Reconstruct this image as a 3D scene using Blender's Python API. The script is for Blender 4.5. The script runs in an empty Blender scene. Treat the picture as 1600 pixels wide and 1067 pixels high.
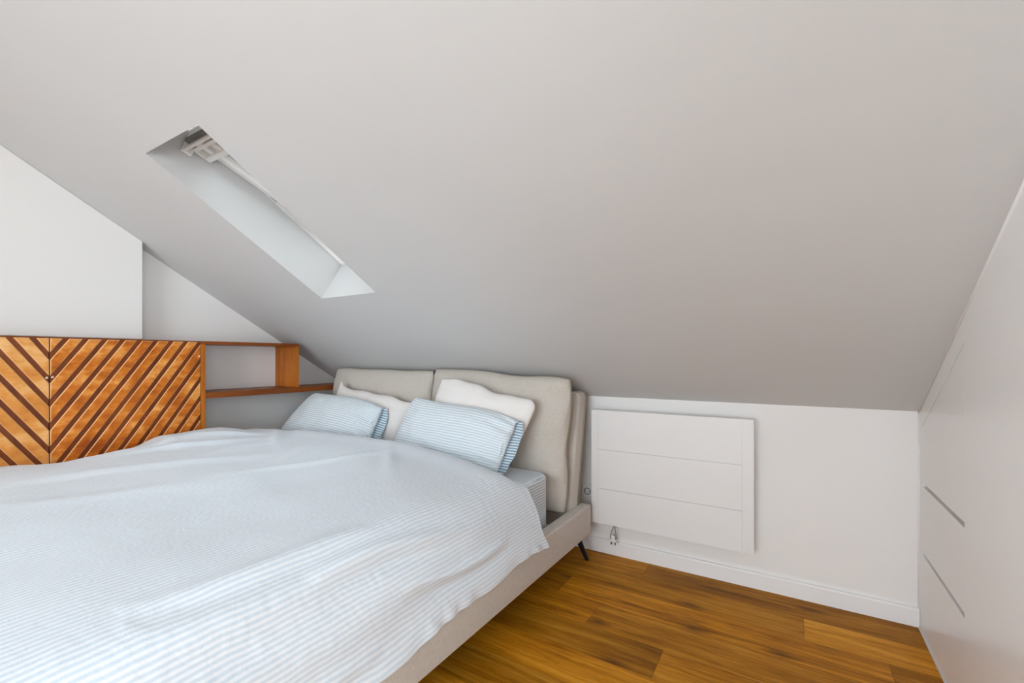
import bpy, bmesh, math, random
from mathutils import Vector, Matrix, noise, Quaternion

random.seed(7)
SC = bpy.context.scene
COL = SC.collection

# ------------------------------------------------------------------ camera
CAM_Z = 1.12
YAW = 0.55533
FPX = 706.31
cam_d = bpy.data.cameras.new('camera')
cam = bpy.data.objects.new('camera', cam_d)
COL.objects.link(cam)
cam.location = (0, 0, CAM_Z)
cam.rotation_euler = (math.pi / 2, 0, YAW)
cam_d.sensor_width = 36.0
cam_d.lens = FPX / 1600 * 36.0
cam_d.shift_y = (558.81 - 533.5) / 1600
cam_d.clip_start = 0.02
SC.camera = cam

# ------------------------------------------------------------------ world, lights, exposure
SC.view_settings.view_transform = 'Standard'
SC.view_settings.look = 'None'
SC.view_settings.gamma = 1
SC.view_settings.use_curve_mapping = False
SC.view_settings.exposure = -0.10
SC.cycles.max_bounces = 14
SC.cycles.diffuse_bounces = 8
SC.cycles.transparent_max_bounces = 16
SC.cycles.sample_clamp_indirect = 4.0
w = bpy.data.worlds.new('overcast_sky')
SC.world = w
w.use_nodes = True
bg = w.node_tree.nodes['Background']
bg.inputs['Strength'].default_value = 6.2
# overcast sky, made brighter towards +X to even out the roof-window reveals
_nt = w.node_tree
_tc = _nt.nodes.new('ShaderNodeTexCoord')
_dot = _nt.nodes.new('ShaderNodeVectorMath')
_dot.operation = 'DOT_PRODUCT'
_dot.inputs[1].default_value = (0.85, 0.25, 0.46)
_nt.links.new(_tc.outputs['Generated'], _dot.inputs[0])
_mr = _nt.nodes.new('ShaderNodeMapRange')
_mr.inputs['From Min'].default_value = -0.6
_mr.inputs['From Max'].default_value = 0.9
_nt.links.new(_dot.outputs['Value'], _mr.inputs['Value'])
_rp = _nt.nodes.new('ShaderNodeValToRGB')
_rp.color_ramp.elements[0].color = (0.16, 0.18, 0.20, 1)
_rp.color_ramp.elements[1].color = (0.93, 0.97, 1.0, 1)
_nt.links.new(_mr.outputs['Result'], _rp.inputs['Fac'])
_nt.links.new(_rp.outputs['Color'], bg.inputs['Color'])


def area_light(name, loc, target, sx, sy, power, color=(1, 1, 1)):
    d = bpy.data.lights.new(name, 'AREA')
    d.shape = 'RECTANGLE'
    d.size = sx
    d.size_y = sy
    d.energy = power
    d.color = color
    o = bpy.data.objects.new(name, d)
    COL.objects.link(o)
    o.location = loc
    v = Vector(target) - Vector(loc)
    o.rotation_euler = v.to_track_quat('-Z', 'Y').to_euler()
    return o


# fill lights outside unseen doors and windows added to brighten the room
area_light('added_fill_doors', (-0.5, -3.02, 1.3), (-0.5, 0, 1.3), 2.4, 2.1, 134, (0.95, 0.98, 1.02))
area_light('added_fill_side_window', (1.22, -0.75, 1.15), (-3, -0.75, 1.15), 1.9, 1.3, 14, (0.95, 0.98, 1.02))
area_light('added_fill_left_window', (-3.36, -1.6, 1.5), (0, -1.6, 1.5), 1.5, 1.2, 88, (0.95, 0.98, 1.02))

# ------------------------------------------------------------------ room numbers
D = 2.4994          # knee wall plane
XR = 0.4492         # wardrobe fronts
XL = -3.2295        # left wall
XLP = -3.117        # thicker upper part of the left wall
H = 0.8953          # knee wall height
T = 0.6161          # roof slope
TH = math.atan(T)
YB = -2.9           # wall behind the camera
YF = -1.1           # where the slope meets the flat ceiling


def ceil_z(y):
    return H + T * (D - y)


# ------------------------------------------------------------------ materials
def new_mat(name):
    m = bpy.data.materials.new(name)
    m.use_nodes = True
    nt = m.node_tree
    b = nt.nodes['Principled BSDF']
    return m, nt, b


def nd(nt, typ, **kw):
    n = nt.nodes.new(typ)
    for k, v in kw.items():
        if k in n.inputs.keys():
            n.inputs[k].default_value = v
        else:
            setattr(n, k, v)
    return n


def ramp(nt, stops):
    r = nt.nodes.new('ShaderNodeValToRGB')
    e = r.color_ramp.elements
    while len(e) < len(stops):
        e.new(0.5)
    for el, (p, c) in zip(e, stops):
        el.position = p
        el.color = (c[0], c[1], c[2], 1)
    return r


def paint(name, col, rough=0.6, bump=0.02, scale=180, spec=0.3):
    m, nt, b = new_mat(name)
    b.inputs['Roughness'].default_value = rough
    b.inputs['Specular IOR Level'].default_value = spec
    tc = nd(nt, 'ShaderNodeTexCoord')
    n = nd(nt, 'ShaderNodeTexNoise', Scale=scale, Detail=3.0)
    nt.links.new(tc.outputs['Object'], n.inputs['Vector'])
    n2 = nd(nt, 'ShaderNodeTexNoise', Scale=1.3, Detail=2.0)
    nt.links.new(tc.outputs['Object'], n2.inputs['Vector'])
    c2 = tuple(x * 0.985 for x in col)
    r = ramp(nt, [(0.3, c2), (0.7, col)])
    nt.links.new(n2.outputs['Fac'], r.inputs['Fac'])
    nt.links.new(r.outputs['Color'], b.inputs['Base Color'])
    bp = nd(nt, 'ShaderNodeBump', Strength=bump, Distance=0.002)
    nt.links.new(n.outputs['Fac'], bp.inputs['Height'])
    nt.links.new(bp.outputs['Normal'], b.inputs['Normal'])
    return m


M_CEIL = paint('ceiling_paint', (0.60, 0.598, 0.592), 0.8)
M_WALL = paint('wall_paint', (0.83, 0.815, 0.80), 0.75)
M_TRIM = paint('trim_lacquer', (0.86, 0.85, 0.85), 0.45, 0.0)
M_LACQ = paint('satin_white_lacquer', (0.87, 0.86, 0.85), 0.28, 0.0, spec=0.5)
M_RAD = paint('radiator_enamel', (0.79, 0.78, 0.775), 0.4, 0.0, spec=0.45)
M_PLASTIC = paint('white_plastic', (0.78, 0.77, 0.76), 0.35, 0.0, spec=0.5)
M_FRAME = paint('window_frame_white', (0.78, 0.76, 0.74), 0.4, 0.0, spec=0.5)
M_GASKET = paint('grey_gasket', (0.22, 0.21, 0.20), 0.6, 0.0)
M_BLACK = paint('black_metal', (0.012, 0.012, 0.013), 0.4, 0.0)
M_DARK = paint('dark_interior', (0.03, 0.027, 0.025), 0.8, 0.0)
M_METAL = paint('brushed_metal', (0.6, 0.6, 0.6), 0.3, 0.0)
M_METAL.node_tree.nodes['Principled BSDF'].inputs['Metallic'].default_value = 0.9
M_CORD = paint('grey_cord', (0.25, 0.24, 0.23), 0.5, 0.0)
M_BRASS = paint('pale_pin_metal', (0.75, 0.62, 0.5), 0.3, 0.0)


def glass_mat():
    m = bpy.data.materials.new('clear_glass')
    m.use_nodes = True
    nt = m.node_tree
    nt.nodes.clear()
    out = nd(nt, 'ShaderNodeOutputMaterial')
    tr = nd(nt, 'ShaderNodeBsdfTransparent', Color=(0.93, 0.96, 0.97, 1))
    gl = nd(nt, 'ShaderNodeBsdfGlossy', Roughness=0.02)
    fr = nd(nt, 'ShaderNodeFresnel', IOR=1.45)
    mx = nd(nt, 'ShaderNodeMixShader')
    nt.links.new(fr.outputs['Fac'], mx.inputs['Fac'])
    nt.links.new(tr.outputs[0], mx.inputs[1])
    nt.links.new(gl.outputs[0], mx.inputs[2])
    nt.links.new(mx.outputs[0], out.inputs['Surface'])
    return m


M_GLASS = glass_mat()


def stripe_mat(name, white, blue, period, mode='uv', wrinkle=0.35, duty=0.5):
    """Cotton with fine woven stripes; the stripe coordinate is UV.x in metres, or x+z of the object."""
    m, nt, b = new_mat(name)
    b.inputs['Roughness'].default_value = 0.85
    b.inputs['Specular IOR Level'].default_value = 0.15
    b.inputs['Sheen Weight'].default_value = 0.15
    tc = nd(nt, 'ShaderNodeTexCoord')
    sep = nd(nt, 'ShaderNodeSeparateXYZ')
    if mode == 'uv':
        nt.links.new(tc.outputs['UV'], sep.inputs[0])
        sc = sep.outputs['X']
    else:
        nt.links.new(tc.outputs['Object'], sep.inputs[0])
        ad = nd(nt, 'ShaderNodeMath', operation='ADD')
        nt.links.new(sep.outputs['X'], ad.inputs[0])
        nt.links.new(sep.outputs['Z'], ad.inputs[1])
        sc = ad.outputs[0]
    nw = nd(nt, 'ShaderNodeTexNoise', Scale=9.0, Detail=2.0)
    nt.links.new(tc.outputs['Object'], nw.inputs['Vector'])
    ma = nd(nt, 'ShaderNodeMath', operation='MULTIPLY_ADD')
    nt.links.new(nw.outputs['Fac'], ma.inputs[0])
    ma.inputs[1].default_value = 0.012
    nt.links.new(sc, ma.inputs[2])
    dv = nd(nt, 'ShaderNodeMath', operation='DIVIDE')
    nt.links.new(ma.outputs[0], dv.inputs[0])
    dv.inputs[1].default_value = period
    fr = nd(nt, 'ShaderNodeMath', operation='FRACT')
    nt.links.new(dv.outputs[0], fr.inputs[0])
    h = duty / 2
    r = ramp(nt, [(0.0, white), (max(0.01, 0.5 - h - 0.10), white), (0.5 - h + 0.10, blue),
                  (0.5 + h - 0.10, blue), (min(0.99, 0.5 + h + 0.10), white)])
    nt.links.new(fr.outputs[0], r.inputs['Fac'])
    nt.links.new(r.outputs['Color'], b.inputs['Base Color'])
    # weave and crumple relief
    n1 = nd(nt, 'ShaderNodeTexNoise', Scale=900.0, Detail=1.0)
    nt.links.new(tc.outputs['Object'], n1.inputs['Vector'])
    n2 = nd(nt, 'ShaderNodeTexNoise', Scale=28.0, Detail=4.0, Roughness=0.55, Distortion=0.6)
    nt.links.new(tc.outputs['Object'], n2.inputs['Vector'])
    ab = nd(nt, 'ShaderNodeMath', operation='SUBTRACT')
    nt.links.new(n2.outputs['Fac'], ab.inputs[0])
    ab.inputs[1].default_value = 0.5
    ab2 = nd(nt, 'ShaderNodeMath', operation='ABSOLUTE')
    nt.links.new(ab.outputs[0], ab2.inputs[0])
    b1 = nd(nt, 'ShaderNodeBump', Strength=0.12, Distance=0.001)
    nt.links.new(n1.outputs['Fac'], b1.inputs['Height'])
    b2 = nd(nt, 'ShaderNodeBump', Strength=wrinkle, Distance=0.02)
    nt.links.new(ab2.outputs[0], b2.inputs['Height'])
    nt.links.new(b1.outputs['Normal'], b2.inputs['Normal'])
    nt.links.new(b2.outputs['Normal'], b.inputs['Normal'])
    return m


M_DUVET = stripe_mat('duvet_striped_cotton', (0.80, 0.835, 0.88), (0.63, 0.71, 0.785), 0.0135, wrinkle=0.10)
M_PSTR = stripe_mat('pillow_striped_cotton', (0.79, 0.83, 0.855), (0.545, 0.64, 0.705), 0.0140, wrinkle=0.16)
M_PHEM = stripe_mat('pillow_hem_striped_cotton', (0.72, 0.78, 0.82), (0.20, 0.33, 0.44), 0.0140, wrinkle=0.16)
M_SHEET = stripe_mat('sheet_striped_cotton', (0.76, 0.80, 0.83), (0.46, 0.53, 0.60), 0.0135, mode='obj', wrinkle=0.06)


def fabric(name, col, col2, rough=0.9, scale=420, bump=0.25, wr=0.0):
    m, nt, b = new_mat(name)
    b.inputs['Roughness'].default_value = rough
    b.inputs['Specular IOR Level'].default_value = 0.15
    b.inputs['Sheen Weight'].default_value = 0.2
    tc = nd(nt, 'ShaderNodeTexCoord')
    mp1 = nd(nt, 'ShaderNodeMapping')
    mp1.inputs['Scale'].default_value = (1, 1, 0.12)
    mp2 = nd(nt, 'ShaderNodeMapping')
    mp2.inputs['Scale'].default_value = (0.12, 0.12, 1)
    na = nd(nt, 'ShaderNodeTexNoise', Scale=scale, Detail=2.0)
    nb = nd(nt, 'ShaderNodeTexNoise', Scale=scale, Detail=2.0)
    nt.links.new(tc.outputs['Object'], mp1.inputs['Vector'])
    nt.links.new(tc.outputs['Object'], mp2.inputs['Vector'])
    nt.links.new(mp1.outputs[0], na.inputs['Vector'])
    nt.links.new(mp2.outputs[0], nb.inputs['Vector'])
    ad = nd(nt, 'ShaderNodeMath', operation='ADD')
    nt.links.new(na.outputs['Fac'], ad.inputs[0])
    nt.links.new(nb.outputs['Fac'], ad.inputs[1])
    hf = nd(nt, 'ShaderNodeMath', operation='MULTIPLY')
    nt.links.new(ad.outputs[0], hf.inputs[0])
    hf.inputs[1].default_value = 0.5
    r = ramp(nt, [(0.36, col2), (0.62, col)])
    nt.links.new(hf.outputs[0], r.inputs['Fac'])
    nt.links.new(r.outputs['Color'], b.inputs['Base Color'])
    bp = nd(nt, 'ShaderNodeBump', Strength=bump, Distance=0.001)
    nt.links.new(hf.outputs[0], bp.inputs['Height'])
    last = bp
    if wr:
        n2 = nd(nt, 'ShaderNodeTexNoise', Scale=16.0, Detail=3.0, Distortion=0.8)
        nt.links.new(tc.outputs['Object'], n2.inputs['Vector'])
        b2 = nd(nt, 'ShaderNodeBump', Strength=wr, Distance=0.02)
        nt.links.new(n2.outputs['Fac'], b2.inputs['Height'])
        nt.links.new(bp.outputs['Normal'], b2.inputs['Normal'])
        last = b2
    nt.links.new(last.outputs['Normal'], b.inputs['Normal'])
    return m


M_LINEN = fabric('beige_linen', (0.63, 0.585, 0.535), (0.53, 0.485, 0.435))
M_LINEN2 = fabric('beige_linen_cushion', (0.62, 0.575, 0.52), (0.53, 0.485, 0.43), wr=0.08)
M_PIPING = fabric('cushion_seam', (0.36, 0.31, 0.25), (0.28, 0.24, 0.19))
M_WHITE = fabric('white_cotton', (0.83, 0.80, 0.775), (0.80, 0.77, 0.745), scale=900, bump=0.08, wr=0.18)


def wood_mat(name, lo, mid, hi, axis='Y', stretch=14.0, blotch=2.2, rough=0.4, coat=0.2, attr=None, contrast=1.0):
    m, nt, b = new_mat(name)
    b.inputs['Roughness'].default_value = rough
    b.inputs['Coat Weight'].default_value = coat
    b.inputs['Specular IOR Level'].default_value = 0.14 if attr else 0.25
    b.inputs['Coat Roughness'].default_value = 0.25
    tc = nd(nt, 'ShaderNodeTexCoord')
    src = tc.outputs['Object']
    if attr:
        at = nd(nt, 'ShaderNodeAttribute', attribute_name=attr)
        sc = nd(nt, 'ShaderNodeVectorMath', operation='SCALE')
        nt.links.new(at.outputs['Color'], sc.inputs[0])
        sc.inputs['Scale'].default_value = 37.0
        ad = nd(nt, 'ShaderNodeVectorMath', operation='ADD')
        nt.links.new(src, ad.inputs[0])
        nt.links.new(sc.outputs[0], ad.inputs[1])
        src = ad.outputs[0]
    mp = nd(nt, 'ShaderNodeMapping')
    s = [stretch, stretch, stretch]
    s['XYZ'.index(axis)] = 1.0
    mp.inputs['Scale'].default_value = s
    nt.links.new(src, mp.inputs['Vector'])
    n1 = nd(nt, 'ShaderNodeTexNoise', Scale=1.6, Detail=6.0, Roughness=0.62, Distortion=0.9)
    nt.links.new(mp.outputs[0], n1.inputs['Vector'])
    n2 = nd(nt, 'ShaderNodeTexNoise', Scale=12.0 if attr else 9.0, Detail=5.0, Roughness=0.7)
    nt.links.new(mp.outputs[0], n2.inputs['Vector'])
    n3 = nd(nt, 'ShaderNodeTexNoise', Scale=blotch, Detail=3.0, Roughness=0.6)
    nt.links.new(src, n3.inputs['Vector'])
    a1 = nd(nt, 'ShaderNodeMath', operation='MULTIPLY_ADD')
    nt.links.new(n2.outputs['Fac'], a1.inputs[0])
    a1.inputs[1].default_value = 0.55 if attr else 0.35
    nt.links.new(n1.outputs['Fac'], a1.inputs[2])
    a2 = nd(nt, 'ShaderNodeMath', operation='MULTIPLY_ADD')
    nt.links.new(n3.outputs['Fac'], a2.inputs[0])
    a2.inputs[1].default_value = 0.55
    nt.links.new(a1.outputs[0], a2.inputs[2])
    sub = nd(nt, 'ShaderNodeMapRange')
    c = 0.30 / contrast
    mid_ = 1.05 if attr else 0.95
    sub.inputs['From Min'].default_value = mid_ - c
    sub.inputs['From Max'].default_value = mid_ + c
    nt.links.new(a2.outputs[0], sub.inputs['Value'])
    r = ramp(nt, [(0.0, lo), (0.5, mid), (1.0, hi)])
    nt.links.new(sub.outputs['Result'], r.inputs['Fac'])
    colout = r.outputs['Color']
    if attr:
        sp = nd(nt, 'ShaderNodeSeparateColor')
        nt.links.new(at.outputs['Color'], sp.inputs[0])
        mr = nd(nt, 'ShaderNodeMapRange')
        mr.inputs['To Min'].default_value = 0.76
        mr.inputs['To Max'].default_value = 1.22
        nt.links.new(sp.outputs['Blue'], mr.inputs['Value'])
        hs = nd(nt, 'ShaderNodeHueSaturation')
        nt.links.new(mr.outputs['Result'], hs.inputs['Value'])
        nt.links.new(colout, hs.inputs['Color'])
        colout = hs.outputs['Color']
        # knots, stretched a little along the plank
        mpk = nd(nt, 'ShaderNodeMapping')
        mpk.inputs['Scale'].default_value = (1.5, 4.2, 1)
        nt.links.new(src, mpk.inputs['Vector'])
        vk = nd(nt, 'ShaderNodeTexVoronoi', voronoi_dimensions='2D', Scale=1.0, Randomness=1.0)
        nt.links.new(mpk.outputs[0], vk.inputs['Vector'])
        rk = ramp(nt, [(0.0, (.9, .9, .9)), (0.035, (0.6, 0.6, 0.6)), (0.12, (0, 0, 0))])
        nt.links.new(vk.outputs['Distance'], rk.inputs['Fac'])
        mk = nd(nt, 'ShaderNodeMix', data_type='RGBA')
        mk.inputs[7].default_value = (0.10, 0.035, 0.006, 1)
        nt.links.new(rk.outputs['Color'], mk.inputs[0])
        nt.links.new(colout, mk.inputs[6])
        colout = mk.outputs[2]
    nt.links.new(colout, b.inputs['Base Color'])
    bp = nd(nt, 'ShaderNodeBump', Strength=0.12, Distance=0.002)
    nt.links.new(n2.outputs['Fac'], bp.inputs['Height'])
    nt.links.new(bp.outputs['Normal'], b.inputs['Normal'])
    return m


M_FLOOR = wood_mat('oak_floor', (0.20, 0.066, 0.001), (0.46, 0.178, 0.005), (0.68, 0.315, 0.028), 'X', 16.0, 1.3, 0.5, 0.0,
                   attr='plank', contrast=1.15)
M_SLAT = wood_mat('stained_birch_boards', (0.36, 0.070, 0.004), (0.62, 0.170, 0.013), (0.92, 0.42, 0.10), 'Y', 3.0, 13.0, 0.42, 0.06,
                  contrast=1.7)
M_SLAT2 = wood_mat('pale_stained_birch_boards', (0.48, 0.13, 0.012), (0.74, 0.30, 0.06), (0.92, 0.54, 0.22), 'Y', 3.0, 9.0, 0.42, 0.06,
                   contrast=1.4)
M_EDGE = wood_mat('sanded_board_edges', (0.75, 0.36, 0.13), (0.85, 0.48, 0.22), (0.92, 0.60, 0.33), 'Y', 3.0, 9.0)
M_DWOOD = wood_mat('dark_stained_backing', (0.14, 0.028, 0.005), (0.235, 0.055, 0.010), (0.32, 0.085, 0.016), 'Z', 8.0, 5.0)
M_CWOOD = wood_mat('red_brown_stained_wood', (0.15, 0.034, 0.006), (0.25, 0.065, 0.010), (0.35, 0.11, 0.02), 'Y', 9.0, 3.0, 0.42, 0.06)
M_CWOODZ = wood_mat('orange_stained_wood', (0.34, 0.085, 0.007), (0.50, 0.15, 0.012), (0.62, 0.21, 0.025), 'Z', 9.0, 3.0, 0.42, 0.06)


# ------------------------------------------------------------------ helpers
def mesh_obj(name, bm, mats, parent=None, smooth=False, angle=None):
    me = bpy.data.meshes.new(name)
    bm.normal_update()
    bm.to_mesh(me)
    bm.free()
    for mt in (mats if isinstance(mats, (list, tuple)) else [mats]):
        me.materials.append(mt)
    if smooth:
        for p in me.polygons:
            p.use_smooth = True
        if angle is not None:
            try:
                me.set_sharp_from_angle(angle=angle)
            except Exception:
                pass
    o = bpy.data.objects.new(name, me)
    COL.objects.link(o)
    if parent is not None:
        o.parent = parent
        o.matrix_parent_inverse = Matrix.Translation(-Vector(parent['base']) if 'base' in parent.keys() else (0, 0, 0))
    return o


def thing(name, label, cat, loc=(0, 0, 0), group=None):
    """An Empty at the thing's base that parents its parts (parts are built in world coordinates)."""
    o = bpy.data.objects.new(name, None)
    COL.objects.link(o)
    o.location = loc
    o['label'] = label
    o['category'] = cat
    if group:
        o['group'] = group
    return o


def part(name, bm, mats, parent, smooth=False, angle=None, label=None):
    o = mesh_obj(name, bm, mats, None, smooth, angle)
    # world offset of the ancestors, so parts keep their world position
    off = Vector((0, 0, 0))
    p = parent
    while p is not None:
        off += Vector(p.location)
        p = p.parent
    o.parent = parent
    for v in o.data.vertices:
        v.co -= off
    if label:
        o['label'] = label
    return o


def tag(o, label, cat, group=None):
    o['label'] = label
    o['category'] = cat
    if group:
        o['group'] = group
    return o


def struct(o):
    o['kind'] = 'structure'
    return o


def recentre(o, loc):
    """Move a one-mesh thing's origin to loc without moving its shape."""
    loc = Vector(loc)
    for v in o.data.vertices:
        v.co -= loc
    o.location = loc
    return o


def add_box(bm, x0, x1, y0, y1, z0, z1, bev=0.0, seg=2, mi=0):
    r = bmesh.ops.create_cube(bm, size=1.0)
    vs = r['verts']
    for v in vs:
        v.co = Vector((x0 + (v.co.x + .5) * (x1 - x0), y0 + (v.co.y + .5) * (y1 - y0), z0 + (v.co.z + .5) * (z1 - z0)))
    fs = set(f for v in vs for f in v.link_faces)
    for f in fs:
        f.material_index = mi
    if bev > 0:
        es = list(set(e for v in vs for e in v.link_edges))
        bmesh.ops.bevel(bm, geom=es, offset=bev, segments=seg, profile=0.5, affect='EDGES')
    return vs


def add_prism(bm, pts, vec, bev=0.0, seg=2, mi=0):
    """Closed prism: polygon pts (3D) extruded by vec."""
    vec = Vector(vec)
    a = [bm.verts.new(Vector(p)) for p in pts]
    b = [bm.verts.new(Vector(p) + vec) for p in pts]
    n = len(pts)
    fs = [bm.faces.new(a), bm.faces.new(list(reversed(b)))]
    for i in range(n):
        fs.append(bm.faces.new((a[i], b[i], b[(i + 1) % n], a[(i + 1) % n])))
    for f in fs:
        f.material_index = mi
    bmesh.ops.recalc_face_normals(bm, faces=fs)
    if bev > 0:
        es = list(set(e for f in fs for e in f.edges))
        bmesh.ops.bevel(bm, geom=es, offset=bev, segments=seg, profile=0.5, affect='EDGES')


def add_tube(bm, pts, rad, sides=10, cap=True, closed=False):
    pts = [Vector(p) for p in pts]
    n = len(pts)
    rads = rad if isinstance(rad, (list, tuple)) else [rad] * n
    rings = []
    prev = None
    for i in range(n):
        if closed:
            t = pts[(i + 1) % n] - pts[i - 1]
        else:
            t = pts[min(i + 1, n - 1)] - pts[max(i - 1, 0)]
        if t.length < 1e-9:
            t = Vector((0, 0, 1))
        t.normalize()
        ref = prev if prev is not None else (Vector((0, 0, 1)) if abs(t.z) < 0.9 else Vector((1, 0, 0)))
        u = ref - t * ref.dot(t)
        u.normalize()
        prev = u
        vv = t.cross(u)
        rings.append([bm.verts.new(pts[i] + (u * math.cos(k / sides * 2 * math.pi) + vv * math.sin(k / sides * 2 * math.pi)) * rads[i])
                      for k in range(sides)])
    m = n if closed else n - 1
    for i in range(m):
        a, b = rings[i], rings[(i + 1) % n]
        for k in range(sides):
            bm.faces.new((a[k], a[(k + 1) % sides], b[(k + 1) % sides], b[k]))
    if cap and not closed:
        bm.faces.new(list(reversed(rings[0])))
        bm.faces.new(rings[-1])


def smoothstep(a, b, x):
    t = max(0.0, min(1.0, (x - a) / (b - a)))
    return t * t * (3 - 2 * t)


def interp(tab, x):
    if x <= tab[0][0]:
        return tab[0][1]
    for (a, va), (b, vb) in zip(tab, tab[1:]):
        if x <= b:
            t = (x - a) / (b - a)
            t = t * t * (3 - 2 * t)
            return va + (vb - va) * t
    return tab[-1][1]


def nz(x, y, z=0.0):
    return noise.noise(Vector((x, y, z)))


# ------------------------------------------------------------------ structure
# floor: planks run along X, one quad each
bm = bmesh.new()
lay = bm.loops.layers.float_color.new('plank')
PW = 0.178
row = 0
y1 = 2.31 + PW
rr = random.Random(11)
fixed = {1: 0.04, 3: -0.743, 2: 0.30, 4: -0.42, 5: 0.16}
while y1 > YB:
    y0 = y1 - PW
    j = fixed.get(row, rr.uniform(-1.2, 0.0))
    xs = [j]
    while xs[0] > XL - 0.05:
        xs.insert(0, xs[0] - 1.26)
    while xs[-1] < 1.1:
        xs.append(xs[-1] + 1.26)
    for xa, xb in zip(xs, xs[1:]):
        xa2, xb2 = max(xa, XL - .05), min(xb, 1.1)
        if xb2 <= xa2:
            continue
        g = 0.0006
        f = bm.faces.new([bm.verts.new(p) for p in ((xa2 + g, y0 + g, 0), (xb2 - g, y0 + g, 0), (xb2 - g, min(y1, D + .02) - g, 0), (xa2 + g, min(y1, D + .02) - g, 0))])
        c = (rr.random(), rr.random(), rr.random(), 1)
        if row == 1 and abs(xa - 0.04) < 1e-6:
            c = (.3, .7, .85, 1)
        if row == 3 and abs(xb + .743) < 1e-6:
            c = (.62, .15, .70, 1)
        if row == 3 and abs(xa + .743) < 1e-6:
            c = (.12, .45, .28, 1)
        for lp in f.loops:
            lp[lay] = c
    y1 = y0
    row += 1
# sub-floor just below, seen only as hairline joints
f = bm.faces.new([bm.verts.new(p) for p in ((XL - .05, YB, -.002), (1.1, YB, -.002), (1.1, D + .02, -.002), (XL - .05, D + .02, -.002))])
for lp in f.loops:
    lp[lay] = (.1, .1, 0, 1)
f.material_index = 1
struct(mesh_obj('floor', bm, [M_FLOOR, M_DWOOD]))

# ceiling frame of reference: O on the ceiling, U up the slope, N outwards
SKX = -2.246
SKY = 1.595
U = Vector((0, -math.cos(TH), math.sin(TH)))
N = Vector((0, math.sin(TH), math.cos(TH)))
O0 = Vector((0, SKY, ceil_z(SKY)))
SKW, SKL, SKD = 0.437, 0.957, 0.247


def sl(x, u, n):
    return Vector((x, 0, 0)) + O0 + U * u + N * n


# the slope, with the roof-window hole and its plastered reveal
bm = bmesh.new()
u_lo = -(D + .0 - SKY) / math.cos(TH)
u_hi = (SKY - YF) / math.cos(TH)
HOLES = [(SKX, SKX + SKW, 0.0, SKL, SKD)]
xs = sorted(set([XL - .02, 1.12] + [h[0] for h in HOLES] + [h[1] for h in HOLES]))
us = [u_lo, 0.0, SKL, u_hi]
gv = {(x, u): bm.verts.new(sl(x, u, 0)) for x in xs for u in us}
for xa, xb in zip(xs, xs[1:]):
    for ua, ub in zip(us, us[1:]):
        xm_, um_ = (xa + xb) / 2, (ua + ub) / 2
        if any(h[0] < xm_ < h[1] and h[2] < um_ < h[3] for h in HOLES):
            continue
        bm.faces.new((gv[xa, ua], gv[xa, ub], gv[xb, ub], gv[xb, ua]))
for h in HOLES:
    c4 = [sl(h[0], h[2], 0), sl(h[0], h[3], 0), sl(h[1], h[3], 0), sl(h[1], h[2], 0)]
    hole = [bm.verts.new(c) for c in c4]
    out = [bm.verts.new(c + N * h[4]) for c in c4]
    for i in range(4):
        bm.faces.new((hole[i], out[i], out[(i + 1) % 4], hole[(i + 1) % 4]))
# flat part behind
zf = ceil_z(YF)
bm.faces.new([bm.verts.new(p) for p in ((XL - .02, YB - .02, zf), (1.12, YB - .02, zf), (1.12, YF, zf), (XL - .02, YF, zf))])
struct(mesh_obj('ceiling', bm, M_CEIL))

# walls
bm = bmesh.new()
add_box(bm, XL - .1, 1.12, D, D + .1, -.02, H + .0)
struct(mesh_obj('wall_back', bm, M_WALL))

bm = bmesh.new()
ly0, ly1, lz0, lz1 = -2.35, -.85, .9, 2.1
pts = [(XL, D + .05, -.02), (XL, ly1, -.02), (XL, ly1, ceil_z(ly1)), (XL, D + .05, ceil_z(D + .05))]
add_prism(bm, pts, (-.1, 0, 0))
add_box(bm, XL - .1, XL, YB - .05, ly0, -.02, ceil_z(YF))
add_box(bm, XL - .1, XL, ly0, ly1, -.02, lz0)
add_box(bm, XL - .1, XL, ly0, ly1, lz1, ceil_z(YF))
# thicker upper part of the wall, its corner eased
YS = 1.069
zc = 1.2235
pts = [(XL - .01, YS, zc), (XL - .01, -.4, zc), (XL - .01, -.4, ceil_z(-.4) - .001), (XL - .01, YS, ceil_z(YS) - .001)]
add_prism(bm, pts, (XLP - XL + .01, 0, 0), bev=0.003)
struct(mesh_obj('wall_left', bm, M_WALL))

bm = bmesh.new()
ry0, ry1, rz0, rz1 = -1.75, .25, .5, 1.80
add_box(bm, 1.06, 1.16, ry1, D + .05, -.02, ceil_z(ry1))
add_box(bm, 1.06, 1.16, YB - .05, ry0, -.02, ceil_z(YF))
add_box(bm, 1.06, 1.16, ry0, ry1, -.02, rz0)
add_box(bm, 1.06, 1.16, ry0, ry1, rz1, ceil_z(YF))
struct(mesh_obj('wall_right', bm, M_WALL))
sw = bpy.data.objects.new('added_window_2', None)  # unseen window, added to bring light in from the right
COL.objects.link(sw)
sw.location = (1.06, (ry0 + ry1) / 2, rz0)
sw['kind'] = 'structure'
bm = bmesh.new()
ym = (ry0 + ry1) / 2
for a in ((ry0, ry1, rz0, rz0 + .05), (ry0, ry1, rz1 - .05, rz1), (ry0, ry0 + .05, rz0, rz1), (ry1 - .05, ry1, rz0, rz1), (ym - .03, ym + .03, rz0, rz1)):
    add_box(bm, 1.09, 1.14, a[0], a[1], a[2], a[3])
part('window_frame', bm, M_FRAME, sw)
bm = bmesh.new()
add_box(bm, 1.113, 1.117, ry0 + .04, ry1 - .04, rz0 + .04, rz1 - .04)
part('pane', bm, M_GLASS, sw)

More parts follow.
